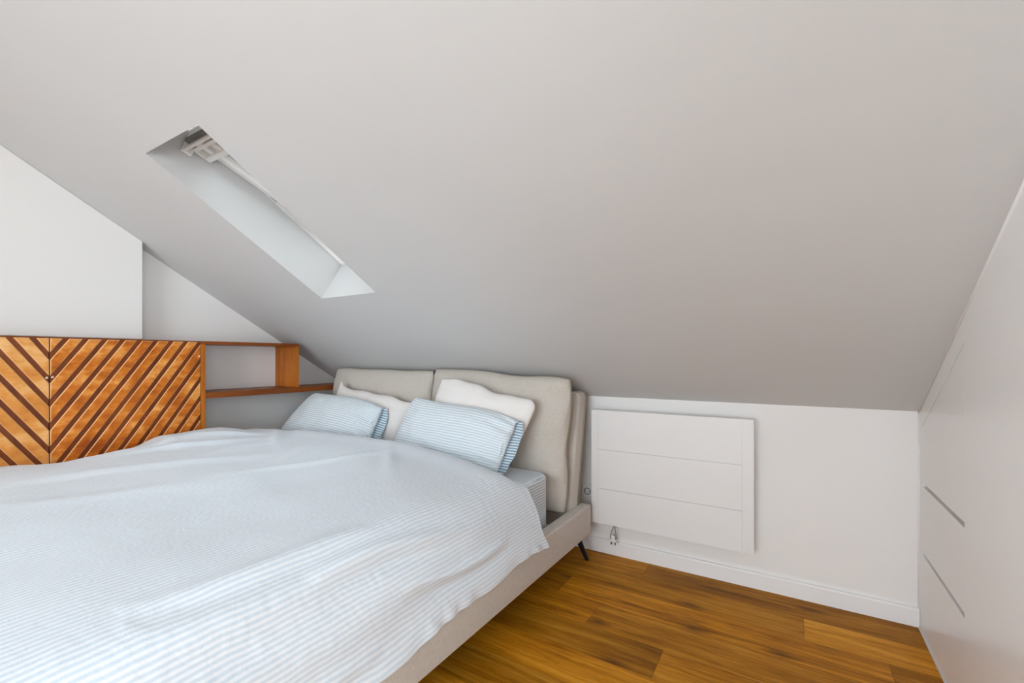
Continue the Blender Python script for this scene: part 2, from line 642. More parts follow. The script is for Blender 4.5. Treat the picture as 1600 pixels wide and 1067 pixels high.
lw = bpy.data.objects.new('added_window_3', None)  # unseen window, added so light reaches the wardrobe fronts
COL.objects.link(lw)
lw.location = (XL, (ly0 + ly1) / 2, lz0)
lw['kind'] = 'structure'
bm = bmesh.new()
for a in ((ly0, ly1, lz0, lz0 + .05), (ly0, ly1, lz1 - .05, lz1), (ly0, ly0 + .05, lz0, lz1), (ly1 - .05, ly1, lz0, lz1)):
    add_box(bm, XL - .08, XL - .03, a[0], a[1], a[2], a[3])
part('window_frame', bm, M_FRAME, lw)
bm = bmesh.new()
add_box(bm, XL - .057, XL - .053, ly0 + .04, ly1 - .04, lz0 + .04, lz1 - .04)
part('pane', bm, M_GLASS, lw)

# wall behind the camera, with an opening for the added glazed doors
bm = bmesh.new()
wx0, wx1, wz0, wz1 = -1.75, 0.75, 0.02, 2.35
for a in ((XL - .1, wx0, -.02, zf), (wx1, 1.16, -.02, zf), (wx0, wx1, wz1, zf), (wx0, wx1, -.02, wz0)):
    add_box(bm, a[0], a[1], YB - .1, YB, a[2], a[3])
struct(mesh_obj('wall_front', bm, M_WALL))


def add_frame(bm, x0, x1, z0, z1, y0, y1, t):
    add_box(bm, x0, x1, y0, y1, z0, z0 + t)
    add_box(bm, x0, x1, y0, y1, z1 - t, z1)
    add_box(bm, x0, x0 + t, y0, y1, z0 + t, z1 - t)
    add_box(bm, x1 - t, x1, y0, y1, z0 + t, z1 - t)


dr = bpy.data.objects.new('added_door_1', None)  # unseen doors, added to carry the light from behind the camera
COL.objects.link(dr)
dr.location = ((wx0 + wx1) / 2, YB, wz0)
dr['kind'] = 'structure'
bm = bmesh.new()
xm = (wx0 + wx1) / 2
add_frame(bm, wx0, xm, wz0, wz1, YB - .08, YB - .03, .06)
add_frame(bm, xm, wx1, wz0, wz1, YB - .08, YB - .03, .06)
part('door_frame', bm, M_FRAME, dr)
bm = bmesh.new()
for a, b in ((wx0, xm), (xm, wx1)):
    add_box(bm, a + .055, b - .055, YB - .057, YB - .053, wz0 + .055, wz1 - .055)
part('pane', bm, M_GLASS, dr)

# baseboards
bm = bmesh.new()
pts = [(-3.2, D, 0), (-3.2, D - .016, 0), (-3.2, D - .016, .070), (-3.2, D - .013, .0765), (-3.2, D, .0775)]
add_prism(bm, pts, (XR + 3.2 - .001, 0, 0))
struct(mesh_obj('baseboard_back', bm, M_TRIM))
# fine sealant bead where the wardrobe meets the slope, and along the floor
bm = bmesh.new()
add_tube(bm, [(XR - .001, D - .002, ceil_z(D) - .003), (XR - .001, .69, ceil_z(.69) - .003)], 0.0045, 6)
add_tube(bm, [(XR - .002, D - .002, .002), (XR - .002, .69, .002)], 0.005, 6)
add_tube(bm, [(XR - .001, D - .002, .0), (XR - .001, D - .002, H)], 0.0035, 6)
struct(mesh_obj('trim_1', bm, M_TRIM, smooth=True))

# ------------------------------------------------------------------ roof window (window_1), centre-hung, tilted a little open
win = bpy.data.objects.new('window_1', None)
COL.objects.link(win)
win.location = sl(SKX + SKW / 2, SKL / 2, SKD)
win['kind'] = 'structure'


def slope_box(bm, x0, x1, u0, u1, n0, n1, bev=0.0, rot=0.0, piv=(0, 0), mi=0):
    """Box in slope coordinates, optionally turned about the x axis through piv=(u,n)."""
    r = bmesh.ops.create_cube(bm, size=1.0)
    vs = r['verts']
    c, s = math.cos(rot), math.sin(rot)
    for v in vs:
        x = x0 + (v.co.x + .5) * (x1 - x0)
        u = u0 + (v.co.y + .5) * (u1 - u0) - piv[0]
        n = n0 + (v.co.z + .5) * (n1 - n0) - piv[1]
        v.co = sl(SKX + x, piv[0] + u * c + n * s, piv[1] - u * s + n * c)
    fs = list(set(f for v in vs for f in v.link_faces))
    for f in fs:
        f.material_index = mi
    bmesh.ops.recalc_face_normals(bm, faces=fs)
    if bev > 0:
        es = list(set(e for v in vs for e in v.link_edges))
        bmesh.ops.bevel(bm, geom=es, offset=bev, segments=2, profile=0.5, affect='EDGES')


bm = bmesh.new()
F0, F1 = SKD, SKD + .09
slope_box(bm, -.06, .004, -.06, SKL + .06, F0, F1)
slope_box(bm, SKW - .004, SKW + .06, -.06, SKL + .06, F0, F1)
slope_box(bm, .004, SKW - .004, -.06, .012, F0, F1)
slope_box(bm, .0, SKW, SKL - .055, SKL + .06, F0, F1 + .06)
part('window_frame', bm, M_FRAME, win)
PIV = (0.50, 0.275)
ROT = math.radians(10.5)
bm = bmesh.new()
for a in ((.006, .034), (SKW - .034, SKW - .006)):
    slope_box(bm, a[0], a[1], .04, .91, .250, .300, .003, ROT, PIV)
slope_box(bm, .034, SKW - .034, .03, .07, .250, .300, .003, ROT, PIV)
slope_box(bm, .034, SKW - .034, .82, .91, .245, .300, .003, ROT, PIV)
# stepped rail and ventilation flap at the top
slope_box(bm, .010, SKW - .012, .795, .818, .214, .262, .003, ROT, PIV)
slope_box(bm, .010, .024, .818, .87, .214, .25, .002, ROT, PIV)
slope_box(bm, .010, SKW - .012, .858, .876, .214, .25, .002, ROT, PIV)
slope_box(bm, .055, .085, .818, .858, .226, .25, .002, ROT, PIV)
slope_box(bm, .125, .155, .818, .858, .226, .25, .002, ROT, PIV)
sash = part('sash', bm, M_FRAME, win)
bm = bmesh.new()
slope_box(bm, .036, SKW - .036, .072, .818, .268, .290, 0, ROT, PIV)
part('pane', bm, M_GLASS, win)
bm = bmesh.new()
slope_box(bm, .02, SKW - .03, .875, .915, .226, .2445, .002, ROT, PIV)
part('gasket', bm, M_GASKET, win)
bm = bmesh.new()
slope_box(bm, .008, SKW - .016, .893, .907, .186, .204, .004, ROT, PIV)
slope_box(bm, .004, .024, .868, .910, .184, .235, .004, ROT, PIV)
slope_box(bm, SKW - .03, SKW - .012, .868, .910, .184, .235, .004, ROT, PIV)
slope_box(bm, .09, .13, .88, .892, .200, .228, .002, ROT, PIV)
part('handle_bar', bm, M_FRAME, win)
bm = bmesh.new()
slope_box(bm, .004, .013, .47, .53, .248, .302, .002)
slope_box(bm, SKW - .013, SKW - .004, .47, .53, .248, .302, .002)
part('hinge', bm, M_METAL, win)

# ------------------------------------------------------------------ chevron cabinet on the left wall
CX = -2.97          # front plane
CZ0, CZ1 = 0.02, 1.2185
cab = thing('wall_cabinet', 'orange stained wooden cabinet with chevron doors and open end shelf on the left wall',
            'cabinet', (XL, 0.66, 0))
bm = bmesh.new()
add_box(bm, XL + .001, CX, 1.302, 1.925, CZ1 - .019, CZ1, .001)
add_box(bm, XL + .001, CX - .0235, 0.0, 1.302, CZ1 - .019, CZ1, .001)
part('top_panel', bm, M_CWOOD, cab)
bm = bmesh.new()
add_box(bm, XL + .001, CX, 1.302, 1.325, CZ0, CZ1 - .019, .001)
part('side_panel', bm, M_CWOODZ, cab)
bm = bmesh.new()
add_box(bm, XL + .001, CX, 0.0, 0.02, CZ0, CZ1 - .019, .001)
part('side_panel', bm, M_CWOODZ, cab)
bm = bmesh.new()
add_box(bm, XL + .001, CX, 1.325, 2.440, .876, .912, .001)
part('shelf', bm, M_CWOOD, cab)
bm = bmesh.new()
add_box(bm, XL + .001, CX, 1.905, 1.925, .912, CZ1 - .019, .001)
part('divider', bm, M_CWOODZ, cab)
bm = bmesh.new()
add_box(bm, XL + .001, CX - .05, 0.02, 1.302, CZ0, CZ0 + .02)
part('bottom_panel', bm, M_CWOODZ, cab)


def clip_poly(poly, y0, y1, z0, z1):
    def cl(p, inside, cut):
        o = []
        for i in range(len(p)):
            a, b = p[i - 1], p[i]
            if inside(b):
                if not inside(a):
                    o.append(cut(a, b))
                o.append(b)
            elif inside(a):
                o.append(cut(a, b))
        return o

    def cy(v):
        return lambda a, b: (v, a[1] + (b[1] - a[1]) * (v - a[0]) / (b[0] - a[0]))

    def cz_(v):
        return lambda a, b: (a[0] + (b[0] - a[0]) * (v - a[1]) / (b[1] - a[1]), v)
    for ins, cut in ((lambda p: p[0] >= y0, cy(y0)), (lambda p: p[0] <= y1, cy(y1)), (lambda p: p[1] >= z0, cz_(z0)), (lambda p: p[1] <= z1, cz_(z1))):
        if not poly:
            return []
        poly = cl(poly, ins, cut)
    # drop doubles
    q = []
    for p in poly:
        if not q or (abs(p[0] - q[-1][0]) + abs(p[1] - q[-1][1])) > 1e-5:
            q.append(p)
    if len(q) > 1 and (abs(q[0][0] - q[-1][0]) + abs(q[0][1] - q[-1][1])) < 1e-5:
        q.pop()
    return q


def add_board(bm, poly, xb, xf, ch):
    """A raised board with chamfered edges: poly in (y,z), from xb to xf."""
    n = len(poly)
    cy = sum(p[0] for p in poly) / n
    cz = sum(p[1] for p in poly) / n
    area = sum(poly[i - 1][0] * poly[i][1] - poly[i][0] * poly[i - 1][1] for i in range(n)) / 2
    if abs(area) < 1e-5:
        return
    if area < 0:
        poly = poly[::-1]
    ins = []
    for i in range(n):
        p, a, b = Vector(poly[i]), Vector(poly[i - 1]), Vector(poly[(i + 1) % n])
        e1 = (p - a).normalized()
        e2 = (b - p).normalized()
        n1 = Vector((-e1.y, e1.x))
        n2 = Vector((-e2.y, e2.x))
        d = 1 + n1.dot(n2)
        off = (n1 + n2) / max(d, .25)
        ins.append(p + off * ch)
    back = [bm.verts.new((xb, p[0], p[1])) for p in poly]
    mid = [bm.verts.new((xf - ch, p[0], p[1])) for p in poly]
    top = [bm.verts.new((xf, p[0], p[1])) for p in ins]
    fs = [bm.faces.new(top)]
    for i in range(n):
        k = (i + 1) % n
        f = bm.faces.new((back[i], back[k], mid[k], mid[i]))
        f.material_index = 1
        f2 = bm.faces.new((mid[i], mid[k], top[k], top[i]))
        f2.material_index = 2
        fs += [f, f2]


SEAM = 0.661
PITCH_Z = 0.1108
SLOPE = 1.53
Z_DARK0 = 1.125      # centre of the first dark groove at the seam
BOARD = PITCH_Z * 0.68


def door(y0, y1, sgn, mat, name):
    bm = bmesh.new()
    z0, z1 = CZ0 + .01, CZ1 - .007
    add_box(bm, CX - .022, CX - .012, y0, y1, z0, z1, 0, mi=1)
    for k in range(-14, 22):
        zs = Z_DARK0 + PITCH_Z / 2 - BOARD / 2 - k * PITCH_Z   # lower edge of the board at the seam
        L = 0.9
        pa = (SEAM, zs)
        pb = (SEAM, zs + BOARD)
        pc = (SEAM + sgn * L, zs + BOARD + SLOPE * L)
        pd = (SEAM + sgn * L, zs + SLOPE * L)
        poly = clip_poly([pa, pb, pc, pd], y0, y1, z0, z1)
        if len(poly) >= 3:
            add_board(bm, poly, CX - .013, CX, .0034)
    return part(name, bm, [mat, M_DWOOD, M_EDGE], cab, label=None)


d_r = door(SEAM + .0018, 1.300, 1, M_SLAT, 'door')
d_l = door(0.022, SEAM - .0018, -1, M_SLAT2, 'door')


def pin(y, z, par):
    bm = bmesh.new()
    bmesh.ops.create_uvsphere(bm, u_segments=10, v_segments=8, radius=.0055, matrix=Matrix.Translation((CX - .001, y, z)))
    part('knob', bm, M_BRASS, par, smooth=True)


pin(SEAM - .0095, 1.026, d_l)
pin(SEAM + .0095, 1.028, d_r)
pin(1.291, 1.128, d_r)

# ------------------------------------------------------------------ bed frame
bed = thing('bed', 'wide low bed upholstered in beige linen with cushioned headboard against the low wall', 'bed', (-1.95, 1.2, 0))
BXR = -0.945
BXL = -2.957
YH = 2.352
YFt = 0.06
RZ0, RZ1 = .150, .311
RT = .063


def up_box(name, x0, x1, y0, y1, z0, z1, bev=.008):
    bm = bmesh.new()
    add_box(bm, x0, x1, y0, y1, z0, z1, bev, 3)
    return part(name, bm, M_LINEN, bed, smooth=True, angle=math.radians(50))


up_box('side_rail', BXR - RT, BXR, YFt, YH, RZ0, RZ1)
up_box('side_rail', BXL, BXL + RT, YFt, YH, RZ0, RZ1)
up_box('foot_rail', BXL + RT, BXR - RT, YFt, YFt + RT, RZ0, RZ1)
bm = bmesh.new()
add_box(bm, BXL + RT, BXR - RT, YFt + RT, 2.05, .18, .20)
for k in range(14):
    y = .2 + k * .135
    add_box(bm, BXL + RT, BXR - RT, y, y + .07, .20, .215)
part('slatted_base', bm, M_DARK, bed)


def leg(xt, yt, xb, yb):
    bm = bmesh.new()
    add_tube(bm, [(xt, yt, RZ0 + .004), (xb, yb, 0.0)], [.0185, .0105], 14)
    part('leg', bm, M_BLACK, bed, smooth=True, angle=math.radians(40))


leg(-1.005, 2.285, -.966, 2.348)
leg(BXL + .06, 2.285, BXL + .02, 2.348)
leg(-1.005, .14, -.966, .08)
leg(BXL + .06, .14, BXL + .02, .08)

# headboard: raked slab with rounded top corners
HX0, HX1 = -2.885, -1.0015
HZ0, HZ1 = .215, .928
HTK = .098


def hb_y(z):
    """front face of the raked headboard"""
    return 2.205 + (z - .33) * .205


bm = bmesh.new()
prof = []
rc = .035
pts = [(HX0, HZ0), (HX1, HZ0)]
for k in range(9):
    a = k / 8 * math.pi / 2
    pts.append((HX1 - rc + rc * math.cos(a), HZ1 - rc + rc * math.sin(a)))
for k in range(9):
    a = math.pi / 2 + k / 8 * math.pi / 2
    pts.append((HX0 + rc + rc * math.cos(a), HZ1 - rc + rc * math.sin(a)))
a_ = [bm.verts.new((p[0], hb_y(p[1]), p[1])) for p in pts]
b_ = [bm.verts.new((p[0], hb_y(p[1]) + HTK, p[1])) for p in pts]
ff = bm.faces.new(a_)
bf = bm.faces.new(list(reversed(b_)))
fs = [ff, bf]
for i in range(len(pts)):
    k = (i + 1) % len(pts)
    fs.append(bm.faces.new((a_[i], b_[i], b_[k], a_[k])))
bmesh.ops.recalc_face_normals(bm, faces=fs)
es = list(ff.edges) + list(bf.edges)
bmesh.ops.bevel(bm, geom=es, offset=.012, segments=3, profile=.5, affect='EDGES')
hbo = part('headboard', bm, M_LINEN, bed, smooth=True, angle=math.radians(40))
# welt along the back edge of the headboard
bm = bmesh.new()
wl = [(p[0] + (.001 if p[0] > -2 else -.001), hb_y(p[1]) + HTK - .010, p[1] + (.001 if p[1] > .9 else 0)) for p in pts[1:-1]]
add_tube(bm, wl, .004, 8)
part('piping', bm, M_PIPING, hbo, smooth=True)


# ------------------------------------------------------------------ soft cushions and pillows
def soft(cor, thick, nu=64, nv=40, pu=3.0, pv=3.0, q=.55, pinch=.02, round_c=.06, amp=.006, freq=7.0, seed=0.0,
         flat_back=.6, top_wave=None, edge=None, extra=None):
    """Closed soft shape over the 3D quad cor=(bottom-left, bottom-right, top-right, top-left) as seen from its front.
    Returns (bmesh, outline). UV.x runs across the short side in metres."""
    A, B, C, E_ = [Vector(p) for p in cor]
    W_ = ((B - A).length + (C - E_).length) / 2
    Hh = ((E_ - A).length + (C - B).length) / 2
    nrm = ((B - A).cross(E_ - A)).normalized()      # towards the viewer of the front
    bm = bmesh.new()
    uvl = bm.loops.layers.uv.new('UVMap')
    up = ((E_ - A) + (C - B)).normalized()

    def pos(i, k, side):
        u = -1 + 2 * i / nu
        v = -1 + 2 * k / nv
        # denser near the edges
        u = math.sin(u * math.pi / 2) * .55 + u * .45
        v = math.sin(v * math.pi / 2) * .55 + v * .45
        rcn = round_c if not isinstance(round_c, tuple) else round_c[1 if u > 0 else 0]
        uu = u * (1 - pinch * (1 - v * v)) * (1 - rcn * (v ** 6) * abs(u) ** 3)
        vv = v * (1 - pinch * (1 - u * u)) * (1 - rcn * (u ** 6) * abs(v) ** 3)
        s, t = (uu + 1) / 2, (vv + 1) / 2
        p = A * (1 - s) * (1 - t) + B * s * (1 - t) + C * s * t + E_ * (1 - s) * t
        if top_wave:
            p = p + up * top_wave(u) * smoothstep(-.6, 1.0, v)
        h = max(0.0, (1 - abs(u) ** pu)) * max(0.0, (1 - abs(v) ** pv))
        h = h ** q
        n1 = nz(uu * W_ * freq + seed, vv * Hh * freq, seed) * amp + nz(uu * W_ * freq * 2.7 + seed, vv * Hh * freq * 2.7, seed + 3) * amp * .45
        ed = (1 - h) * 1.0
        rad = 0
        if edge:
            rad = edge(u, v) * h ** .3
        off = side * (thick / 2 * h * (1.0 if side > 0 else flat_back)) + (n1 * min(1, h * 1.5) if side > 0 else 0) + (rad if side > 0 else 0)
        p = p + nrm * off
        if extra:
            p = extra(p, u, v, side)
        return p, (vv * Hh / 2, uu * W_ / 2)

    rings = {}
    for side in (1, -1):
        g = [[pos(i, k, side) for k in range(nv + 1)] for i in range(nu + 1)]
        vs = {}
        for i in range(nu + 1):
            for k in range(nv + 1):
                border = i in (0, nu) or k in (0, nv)
                if border:
                    if (i, k) not in rings:
                        rings[(i, k)] = bm.verts.new(g[i][k][0])
                    vs[(i, k)] = rings[(i, k)]
                else:
                    vs[(i, k)] = bm.verts.new(g[i][k][0])
        for i in range(nu):
            for k in range(nv):
                q4 = [(i, k), (i + 1, k), (i + 1, k + 1), (i, k + 1)]
                if side < 0:
                    q4.reverse()
                f = bm.faces.new([vs[c] for c in q4])
                for lp, c in zip(f.loops, q4):
                    lp[uvl].uv = g[c[0]][c[1]][1]
    outline = [rings[(i, 0)].co.copy() for i in range(nu + 1)] + [rings[(nu, k)].co.copy() for k in range(1, nv + 1)] + \
              [rings[(i, nv)].co.copy() for i in range(nu - 1, -1, -1)] + [rings[(0, k)].co.copy() for k in range(nv - 1, 0, -1)]
    return bm, outline


def edge_puckers(seed, n=9, amp=.006):
    def f(u, v):
        # gathers running in from the left and right seams
        e = smoothstep(.55, 1.0, abs(u))
        return amp * e * math.sin(v * n + 1.3 * math.sin(v * 5 + seed) + seed) * (0.5 + .5 * nz(v * 3 + seed, u * 2))
    return f


def headboard_cushion(x0, x1, zt0, zt1, seed):
    """front centre plane: bottom (z .30) y 2.150, top y 2.225"""
    zb = .300
    cor = [(x0, 2.152, zb), (x1, 2.152, zb), (x1 + .0, 2.225, zt1), (x0, 2.222, zt0)]
    bm, ol = soft(cor, .150, 80, 60, 5, 5,   .5, .008, .030, .0035, 5.0, seed, .75,
                  top_wave=lambda u: -.009 * math.exp(-((u - .35) / .35) ** 2) + .003 * math.cos(u * 6 + seed),
                  edge=edge_puckers(seed, 14, .011),
                  extra=lambda p, u, v, side: p + Vector((-.016 * smoothstep(.80, 1.0, u) * math.exp(-((v + .05) / .28) ** 2), 0, 0))
                  + Vector((0, .010 * smoothstep(.5, 1.0, u) * math.sin(v * 9 + seed) * (1 - smoothstep(.97, 1.0, abs(u))) * (1 if side > 0 else 0), 0)))
    o = part('headboard_cushion', bm, M_LINEN2, bed, smooth=True)
    bm = bmesh.new()
    add_tube(bm, ol, .0032, 6, closed=True)
    part('piping', bm, M_PIPING, o, smooth=True)
    return o


headboard_cushion(-1.965, -1.000, 1.058, 1.012, 1.7)
headboard_cushion(-2.950, -1.968, 1.042, 1.042, 5.1)

# ------------------------------------------------------------------ mattress
bm = bmesh.new()
MX0, MX1, MY0, MY1, MZ0, MZ1 = -2.86, -1.048, .125, 2.068, .222, .533
add_box(bm, MX0, MX1, MY0, MY1, MZ0, MZ1)
ve = [e for e in bm.edges if abs(e.verts[0].co.z - e.verts[1].co.z) > .1]
bmesh.ops.bevel(bm, geom=ve, offset=.075, segments=8, profile=.5, affect='EDGES')
he = [e for e in bm.edges if abs(e.verts[0].co.z - e.verts[1].co.z) < 1e-4 and e.verts[0].co.z > .5 and len(e.link_faces) == 2
      and any(abs(f.normal.z) < .5 for f in e.link_faces)]
bm.normal_update()
he = [e for e in bm.edges if e.verts[0].co.z > .53 and e.verts[1].co.z > .53 and any(abs(f.normal.z) < .5 for f in e.link_faces)]
bmesh.ops.bevel(bm, geom=he, offset=.022, segments=5, profile=.5, affect='EDGES')
bm.normal_update()
le = [e for e in bm.edges if e.verts[0].co.z < .223 and e.verts[1].co.z < .223 and any(abs(f.normal.z) < .5 for f in e.link_faces)]
bmesh.ops.bevel(bm, geom=le, offset=.05, segments=5, profile=.5, affect='EDGES')
mat_o = mesh_obj('mattress', bm, M_SHEET, smooth=True, angle=math.radians(40))
recentre(mat_o, (-1.95, 1.1, MZ0))
tag(mat_o, 'thick mattress in a blue and white striped fitted sheet on the bed frame', 'mattress')

# ------------------------------------------------------------------ pillows
# white pillows lean on the headboard cushions, striped ones lean on them
bm, ol = soft([(-1.89, 1.985, .560), (-1.265, 1.975, .525), (-1.105, 2.062, .895), (-1.770, 2.072, 1.006)], .125, 64, 44, 2.6, 2.6, .5,
              .012, (0.0, .13), .006, 6, 2.2, .3, top_wave=lambda u: -.012 * math.sin(u * 4.2 + .3) - .004 * math.sin(u * 11))
o = mesh_obj('pillow', bm, M_WHITE, smooth=True)
recentre(o, (-1.5, 1.95, .54))
tag(o, 'white pillow behind the right striped pillow, leaning on the right headboard cushion', 'pillow', 'white pillows')
bm, ol = soft([(-2.79, 1.985, .560), (-2.10, 1.975, .535), (-1.985, 2.058, .838), (-2.705, 2.072, .948)], .125, 64, 44, 2.6, 2.6, .5,
              .014, .0, .007, 6, 8.4, .35,
              top_wave=lambda u: -.020 * smoothstep(-.99, -.88, u) * (1 - smoothstep(-.5, .2, u)) - .006 * math.sin(u * 9 + 1))
o = mesh_obj('pillow', bm, M_WHITE, smooth=True)
recentre(o, (-2.4, 1.95, .54))
tag(o, 'white pillow with a pointed corner behind the left striped pillow', 'pillow', 'white pillows')


def striped_pillow(cor, thick, seed, label, flap_len, nrm_off=0.0, tw=None):
    A, B, C, E_ = [Vector(p) for p in cor]
    nrm = ((B - A).cross(E_ - A)).normalized()

    def gath(u, v):
        e = smoothstep(.45, .95, u)
        return .015 * e * math.sin(v * 13 + 2.5 * math.sin(v * 4 + seed) + u * 6) * (.6 + .6 * nz(v * 4 + seed, u * 3))
    bm, ol = soft(cor, thick, 90, 56, 2.8, 2.6, .5, .015, .05, .007, 6, seed, .3, edge=gath, top_wave=tw)
    body = mesh_obj('striped_pillow', bm, M_PSTR, smooth=True)
    # open end of the pillowcase: a wrinkled flattened sleeve past the filling
    bm = bmesh.new()
    uvl = bm.loops.layers.uv.new('UVMap')
    right = (B - A).normalized()
    nr, na = 60, 10
    hgt = (C - B).length
    grid = []
    for j in range(na + 1):
        t = j / na
        ring = []
        for i in range(nr):
            a = i / nr * 2 * math.pi
            v = math.cos(a)                       # along the edge
            wv = math.sin(a)
            s = (v * .93 + 1) / 2
            base = B.lerp(C, s)
            open_ = (.014 + .020 * t) * abs(wv) ** .8 * (1 if wv > 0 else -1)
            wob = .010 * t * nz(v * 4 + seed, wv * 1.5, t * 1.2) + .004 * math.sin(v * 9 + seed) * (1 - .6 * t) * (1 if wv > 0 else .3) - .012 * t
            p = base + right * (-.045 + (flap_len + .045) * t * (.68 - .32 * wv) + .010 * nz(v * 3.1 + seed, t)) + nrm * (open_ + wob + .002)
            ring.append((p, ((s - .5) * hgt, t * flap_len)))
        grid.append(ring)
    vv = [[bm.verts.new(c[0]) for c in r] for r in grid]
    for j in range(na):
        for i in range(nr):
            k = (i + 1) % nr
            f = bm.faces.new((vv[j][i], vv[j][k], vv[j + 1][k], vv[j + 1][i]))
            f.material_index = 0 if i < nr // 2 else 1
            for lp, c in zip(f.loops, (grid[j][i], grid[j][k], grid[j + 1][k], grid[j + 1][i])):
                lp[uvl].uv = c[1]
    bmesh.ops.recalc_face_normals(bm, faces=bm.faces)
    loc = (A + B) / 2
    recentre(body, loc)
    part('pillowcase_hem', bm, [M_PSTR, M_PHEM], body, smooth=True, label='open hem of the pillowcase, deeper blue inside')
    tag(body, label, 'pillow', 'striped pillows')
    return body


striped_pillow([(-2.005, 1.865, .560), (-1.235, 1.845, .535), (-1.175, 1.965, .810), (-1.895, 1.965, .905)], .145, 3.1,
               'blue striped pillow nearest the radiator side, in front of a white pillow', .030,
               tw=lambda u: .012 * math.sin(u * 3.0 + .4))
striped_pillow([(-2.955, 1.760, .615), (-2.185, 1.845, .545), (-2.135, 1.955, .822), (-2.835, 1.960, .890)], .145, 6.6,
               'blue striped pillow beside the wooden shelf at the left side of the bed', .030,
               tw=lambda u: .010 * math.sin(u * 3.0 + .8))

# ------------------------------------------------------------------ duvet
crest = [(-.1, .655), (.5, .660), (.66, .645), (.73, .650), (.92, .662), (1.06, .700), (1.31, .714), (1.49, .682), (1.70, .632), (1.85, .60)]


def catmull(P, t):
    n = len(P) - 1
    f = t * n
    i = min(int(f), n - 1)
    f -= i
    p0 = P[max(i - 1, 0)]
    p1, p2 = P[i], P[i + 1]
    p3 = P[min(i + 2, n)]
    r = []
    for a, b, c, d in zip(p0, p1, p2, p3):
        r.append(.5 * ((2 * b) + (-a + c) * f + (2 * a - 5 * b + 4 * c - d) * f * f + (-a + 3 * b - 3 * c + d) * f ** 3))
    return r


def duvet_section(y):
    zc_ = interp(crest, y)
    hem_z = .280 + .008 * math.sin(y * 5.1 + .4) + .006 * math.sin(y * 12.3) + .010 * smoothstep(1.0, 1.5, y) * math.sin(y * 9)
    hem_x = -.924 + .006 * math.sin(y * 7.7 + 1)
    return [(-2.944, .50), (-2.935, .585), (-2.88, zc_ - .012), (-2.74, zc_ + .006), (-2.45, .675), (-2.1, .672), (-1.75, .664), (-1.45, .640),
            (-1.22, .614), (-1.095, .590), (-1.018, .535), (-.962, .415), (hem_x, hem_z)]


def y_head(x):
    return interp([(-2.95, 1.735), (-2.5, 1.765), (-2.0, 1.800), (-1.55, 1.815), (-1.2, 1.800), (-1.05, 1.785), (-.92, 1.772)], x)


NS, NT = 420, 360
bm = bmesh.new()
uvl = bm.loops.layers.uv.new('UVMap')
Y0 = -.01
# densify each section by arc length at a reference row
ref = [catmull(duvet_section(1.2), k / 800) for k in range(801)]
acc = [0.0]
for a, b in zip(ref, ref[1:]):
    acc.append(acc[-1] + math.hypot(b[0] - a[0], b[1] - a[1]))
LT = acc[-1]
tpar = []
kk = 0
for i in range(NS + 1):
    s = LT * i / NS
    while kk < 799 and acc[kk + 1] < s:
        kk += 1
    f = (s - acc[kk]) / max(1e-9, acc[kk + 1] - acc[kk])
    tpar.append((kk + f) / 800)


def ridge(x, y, x0, y0_, ang, length, wid, amp):
    """A soft fold: a ridge along a short line."""
    c, s = math.cos(ang), math.sin(ang)
    dx, dy = x - x0, y - y0_
    l = dx * c + dy * s
    w_ = -dx * s + dy * c + .05 * math.sin(l * 6) * .4
    return amp * math.exp(-(w_ / wid) ** 2) * math.exp(-(l / (length * .9)) ** 2)


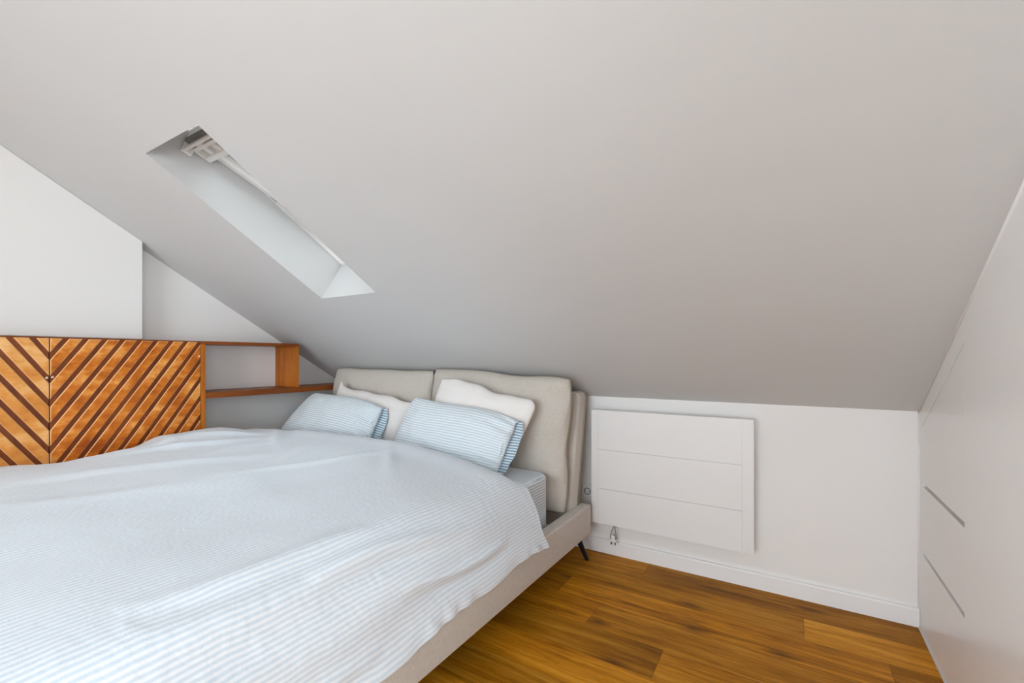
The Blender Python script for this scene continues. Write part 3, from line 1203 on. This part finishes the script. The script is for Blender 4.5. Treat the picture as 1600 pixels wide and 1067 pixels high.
folds = [(-2.55, 1.05, 1.45, .40, .035, .016), (-2.35, 1.25, 1.9, .35, .04, .014), (-2.05, 1.40, 2.2, .30, .035, .012),
         (-1.75, 1.25, 1.35, .45, .030, .010), (-2.2, .85, 1.3, .45, .05, .012), (-1.55, 1.45, 2.5, .22, .03, .010),
         (-2.7, .80, 1.6, .35, .03, .012), (-1.9, .55, 1.25, .5, .06, .008),
         (-2.45, 1.45, 2.7, .25, .03, .012), (-2.62, 1.3, 1.2, .3, .03, .010)]
grid = []
for j in range(NT + 1):
    yn = j / NT
    rowp = []
    for i in range(NS + 1):
        t = tpar[i]
        sarc = LT * i / NS
        xs_, _ = catmull(duvet_section(1.2), t)
        ye = y_head(xs_)
        y = Y0 + (ye - Y0) * yn
        x, z = catmull(duvet_section(y), t)
        # section normal
        x2, z2 = catmull(duvet_section(y), min(1, t + .002))
        x1, z1 = catmull(duvet_section(y), max(0, t - .002))
        tx, tz = x2 - x1, z2 - z1
        L = math.hypot(tx, tz) or 1
        nx, nzn = -tz / L, tx / L
        dh = LT - sarc                      # distance to the right hem
        d = 0.0
        d += .015 * nz(x * 2.1, y * 2.1, z * 2.1) + .0055 * nz(x * 5.0 + 3, y * 3.2, z * 5.0) + .0016 * nz(x * 13, y * 7 + 7, z * 13)
        for fo in folds:
            d += ridge(x, y, *fo)
        # long folds parallel to the edge on the hanging side
        side = smoothstep(.62, .25, dh) if False else (1 - smoothstep(.20, .60, dh))
        d += side * (.0065 * math.sin(dh * 34 + 2.2 * math.sin(y * 3.1) + y * 2.0) * (.5 + .7 * nz(y * 1.7 + 5, dh * 3)))
        # fine crumples, mostly towards the hem
        cr = abs(nz(x * 19 + y * 9, y * 26, z * 21)) + .6 * abs(nz(x * 41, y * 44 + 5, z * 37))
        d += (.0005 + .0014 * side) * (cr - .4)
        for (h0, ya, yb, wd_, am) in ((.30, .70, 1.30, .026, .020), (.155, .95, 1.52, .020, .022), (.42, .35, .95, .030, .013), (.09, .30, .85, .018, .012), (.22, .15, .6, .024, .010)):
            m_ = (y - ya) / (yb - ya)
            if 0 < m_ < 1:
                hh_ = h0 - .05 * m_ + .012 * math.sin(y * 9)
                d += am * math.sin(m_ * math.pi) ** .8 * (math.exp(-((dh - hh_) / wd_) ** 2) - .55 * math.exp(-((dh - hh_ + 1.6 * wd_) / wd_) ** 2))
        # hem: thin at the edge
        hemw = 1 - smoothstep(0, .05, dh)
        d += hemw * .004 * math.sin(y * 46 + 3 * math.sin(y * 11))
        # head end: a soft rounded roll down to the sheet
        de = ye - y
        e = 1 - smoothstep(0.0, .13, de)
        topw = smoothstep(.22, .50, dh)
        z_drop = -.075 * e * e * topw
        # bulge before the roll
        z_drop += .012 * math.exp(-((de - .16) / .07) ** 2) * topw
        yy = y + .012 * e * nz(x * 4, 3.0) + (0.012 * (1 - topw) * nz(z * 9, 1.0) * e)
        # gather on the foot end
        zf_ = -.12 * (1 - smoothstep(0, .10, y - Y0)) ** 2 * topw
        rowp.append((Vector((x + nx * d, yy, z + nzn * d + z_drop + zf_)), (sarc, y)))
    grid.append(rowp)
vv = [[bm.verts.new(c[0]) for c in r] for r in grid]
for j in range(NT):
    for i in range(NS):
        f = bm.faces.new((vv[j][i], vv[j][i + 1], vv[j + 1][i + 1], vv[j + 1][i]))
        for lp, c in zip(f.loops, (grid[j][i], grid[j][i + 1], grid[j + 1][i + 1], grid[j + 1][i])):
            lp[uvl].uv = c[1]
bmesh.ops.recalc_face_normals(bm, faces=bm.faces)
duv = mesh_obj('duvet', bm, M_DUVET, smooth=True)
recentre(duv, (-1.95, .9, .53))
sm = duv.modifiers.new('thickness', 'SOLIDIFY')
sm.thickness = .018
sm.offset = -1.0
tag(duv, 'large pale blue and white striped duvet spread over the whole bed', 'duvet')

# ------------------------------------------------------------------ electric radiator on the low wall
RX0, RX1 = -.967, -.154
RZ0_, RZ1_ = .192, .8275
RYF = D - .090
rad = thing('radiator', 'flat white electric radiator hung on the low wall beside the bed', 'radiator', ((RX0 + RX1) / 2, RYF + .03, RZ0_))
bm = bmesh.new()
add_box(bm, RX0, RX1, RYF + .006, D - .042, RZ0_, RZ1_, .003)
part('casing', bm, M_RAD, rad)
# front: end strips and three panels with hairline grooves between
gx0, gx1 = -.927, -.203
g1, g2 = .6075, .389
gw = .0022
bm = bmesh.new()
add_box(bm, RX0 + .001, gx0 - .0002, RYF, RYF + .0065, RZ0_ + .001, RZ1_ - .001, 0)
add_box(bm, gx1 + .0002, RX1 - .001, RYF, RYF + .0065, RZ0_ + .001, RZ1_ - .001, 0)
for a, b in ((RZ0_ + .001, g2 - gw / 2), (g2 + gw / 2, g1 - gw / 2), (g1 + gw / 2, RZ1_ - .001)):
    add_box(bm, gx0 + .0002, gx1 - .0002, RYF, RYF + .0065, a, b, 0)
part('front_panel', bm, M_RAD, rad)
for bx in (-.80, -.32):
    bm = bmesh.new()
    add_box(bm, bx - .02, bx + .02, D - .043, D, .30, .72, .002)
    part('wall_bracket', bm, M_METAL, rad)
# short looped cord with its plug hanging below
bm = bmesh.new()
px_, py_ = -.853, D - .055
add_tube(bm, [(px_ + .004, py_, RZ0_ + .004), (px_ + .002, py_, .170), (px_ - .010, py_ - .002, .140), (px_ - .014, py_ - .003, .115), (px_ - .004, py_ - .003, .104)], .0028, 8)
add_tube(bm, [(px_ + .010, py_, RZ0_ + .004), (px_ + .012, py_, .165), (px_ + .019, py_ - .002, .135), (px_ + .021, py_ - .003, .112), (px_ + .006, py_ - .003, .104)], .0028, 8)
part('power_cord', bm, M_CORD, rad, smooth=True, label='thin grey cord')
bm = bmesh.new()
add_box(bm, px_ - .016, px_ + .020, py_ - .012, py_ + .008, .092, .108, .005, 3)
add_box(bm, px_ - .008, px_ + .012, py_ - .008, py_ + .004, .106, .128, .004, 3)
plg = part('plug', bm, M_PLASTIC, rad, smooth=True, angle=math.radians(40), label='white two-pin plug')
bm = bmesh.new()
add_tube(bm, [(px_ - .009, py_ - .002, .095), (px_ - .009, py_ - .002, .076)], .0035, 8)
add_tube(bm, [(px_ + .013, py_ - .002, .095), (px_ + .013, py_ - .002, .076)], .0035, 8)
part('pin', bm, M_DARK, plg, smooth=True, label='dark metal pins')

# ------------------------------------------------------------------ wall socket between headboard and radiator
sk = thing('wall_socket', 'white two-gang wall socket on the low wall between headboard and radiator', 'socket', (-1.02, D, .30))
SX, SZ = -1.022, .337
bm = bmesh.new()
add_box(bm, SX - .041, SX + .041, D - .009, D, SZ - .112, SZ + .041, .003)
part('frame', bm, M_PLASTIC, sk)
for zc_ in (SZ, SZ - .071):
    bm = bmesh.new()
    add_box(bm, SX - .033, SX + .033, D - .0125, D - .008, zc_ - .033, zc_ + .033, .002)
    ins = part('insert', bm, M_PLASTIC, sk)
    if zc_ != SZ:
        continue
    bm = bmesh.new()
    # recessed round well seen as a dark ring with a lighter bottom
    ring_o, ring_i = .0205, .0165
    n = 28
    va = [bm.verts.new((SX + ring_o * math.cos(k / n * 6.28319), D - .0132, zc_ + ring_o * math.sin(k / n * 6.28319))) for k in range(n)]
    vb = [bm.verts.new((SX + ring_i * math.cos(k / n * 6.28319), D - .0132, zc_ + ring_i * math.sin(k / n * 6.28319))) for k in range(n)]
    vc = [bm.verts.new((v.co.x, D - .0128, v.co.z)) for v in va]
    for k in range(n):
        q = (k + 1) % n
        bm.faces.new((va[k], va[q], vb[q], vb[k]))
        bm.faces.new((vc[k], vc[q], va[q], va[k]))
    for dx in (-.0095, .0095):
        add_tube(bm, [(SX + dx, D - .0138, zc_), (SX + dx, D - .012, zc_)], .003, 10)
    part('socket_well', bm, M_DARK, ins, label='dark ring and two pin holes')

# ------------------------------------------------------------------ built-in wardrobe on the right
wd = thing('built_in_wardrobe', 'white built-in wardrobe with flush drawers fitted under the slope on the right', 'wardrobe', (XR + .3, 1.5, 0))
WT = .019                       # front thickness
YD0, YD1 = 1.914, 2.442         # the drawer unit
bm = bmesh.new()
pts = [(XR + WT + .004, D - .001, 0), (XR + WT + .004, .69, 0), (XR + WT + .004, .69, ceil_z(.69) - .004), (XR + WT + .004, D - .001, H - .004)]
add_prism(bm, pts, (1.055 - XR - WT - .004, 0, 0))
part('carcass', bm, M_LACQ, wd)


def front(name, poly, lab=None, bev=.0008):
    bm = bmesh.new()
    add_prism(bm, [(XR, p[0], p[1]) for p in poly], (WT, 0, 0), bev=bev, seg=1)
    return part(name, bm, M_LACQ, wd, label=lab)


# filler by the low wall
front('filler_strip', [(D - .001, .0), (YD1 + .0008, .0), (YD1 + .0008, ceil_z(YD1) - .003), (D - .001, H - .003)])
# sloped filler under the ceiling over the drawer unit
off = .087
front('filler_strip', [(YD1, ceil_z(YD1) - .003), (YD1, ceil_z(YD1) - off + .0015), (YD0 + .0002, ceil_z(YD0) - off + .0015), (YD0 + .0002, ceil_z(YD0) - .003)])
# dark strip standing in for the shade inside the sloped gap
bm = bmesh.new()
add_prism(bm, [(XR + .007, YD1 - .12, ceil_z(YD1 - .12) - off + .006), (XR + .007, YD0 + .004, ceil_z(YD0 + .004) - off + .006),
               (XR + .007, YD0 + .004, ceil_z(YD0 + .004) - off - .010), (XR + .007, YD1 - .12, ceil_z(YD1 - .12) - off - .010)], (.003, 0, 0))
part('gap_shade_strip', bm, M_DARK, wd, label='dark strip put in as the shade of the sloped gap')
# upper door following the slope
front('door', [(YD1, .6125), (YD0 + .0002, .6125), (YD0 + .0002, ceil_z(YD0) - off - .0045), (YD1, ceil_z(YD1) - off - .0045)])


def drawer(z0, z1):
    """front with a bevelled finger grip along its top edge"""
    d = front('drawer', [(YD1, z0), (YD0 + .0002, z0), (YD0 + .0002, z1), (YD1, z1)])
    bm = bmesh.new()
    pr = [(XR + WT, YD1, z1 - .012), (XR + .001, YD1, z1 + .0005), (XR + WT, YD1, z1 + .0005)]
    add_prism(bm, pr, (0, YD0 - YD1 + .001, 0))
    part('finger_grip', bm, M_LACQ, d)
    return d


drawer(.334, .5965)
drawer(.002, .3185)
# tall fronts towards the camera
ys = [YD0, 1.30, .69]
for a, b in zip(ys, ys[1:]):
    zt = [min(ceil_z(a) - .003, zf - .004), min(ceil_z(b) - .003, zf - .004)]
    front('door', [(a - .0002, .002), (b + .0002, .002), (b + .0002, zt[1]), (a - .0002, zt[0])], bev=0)
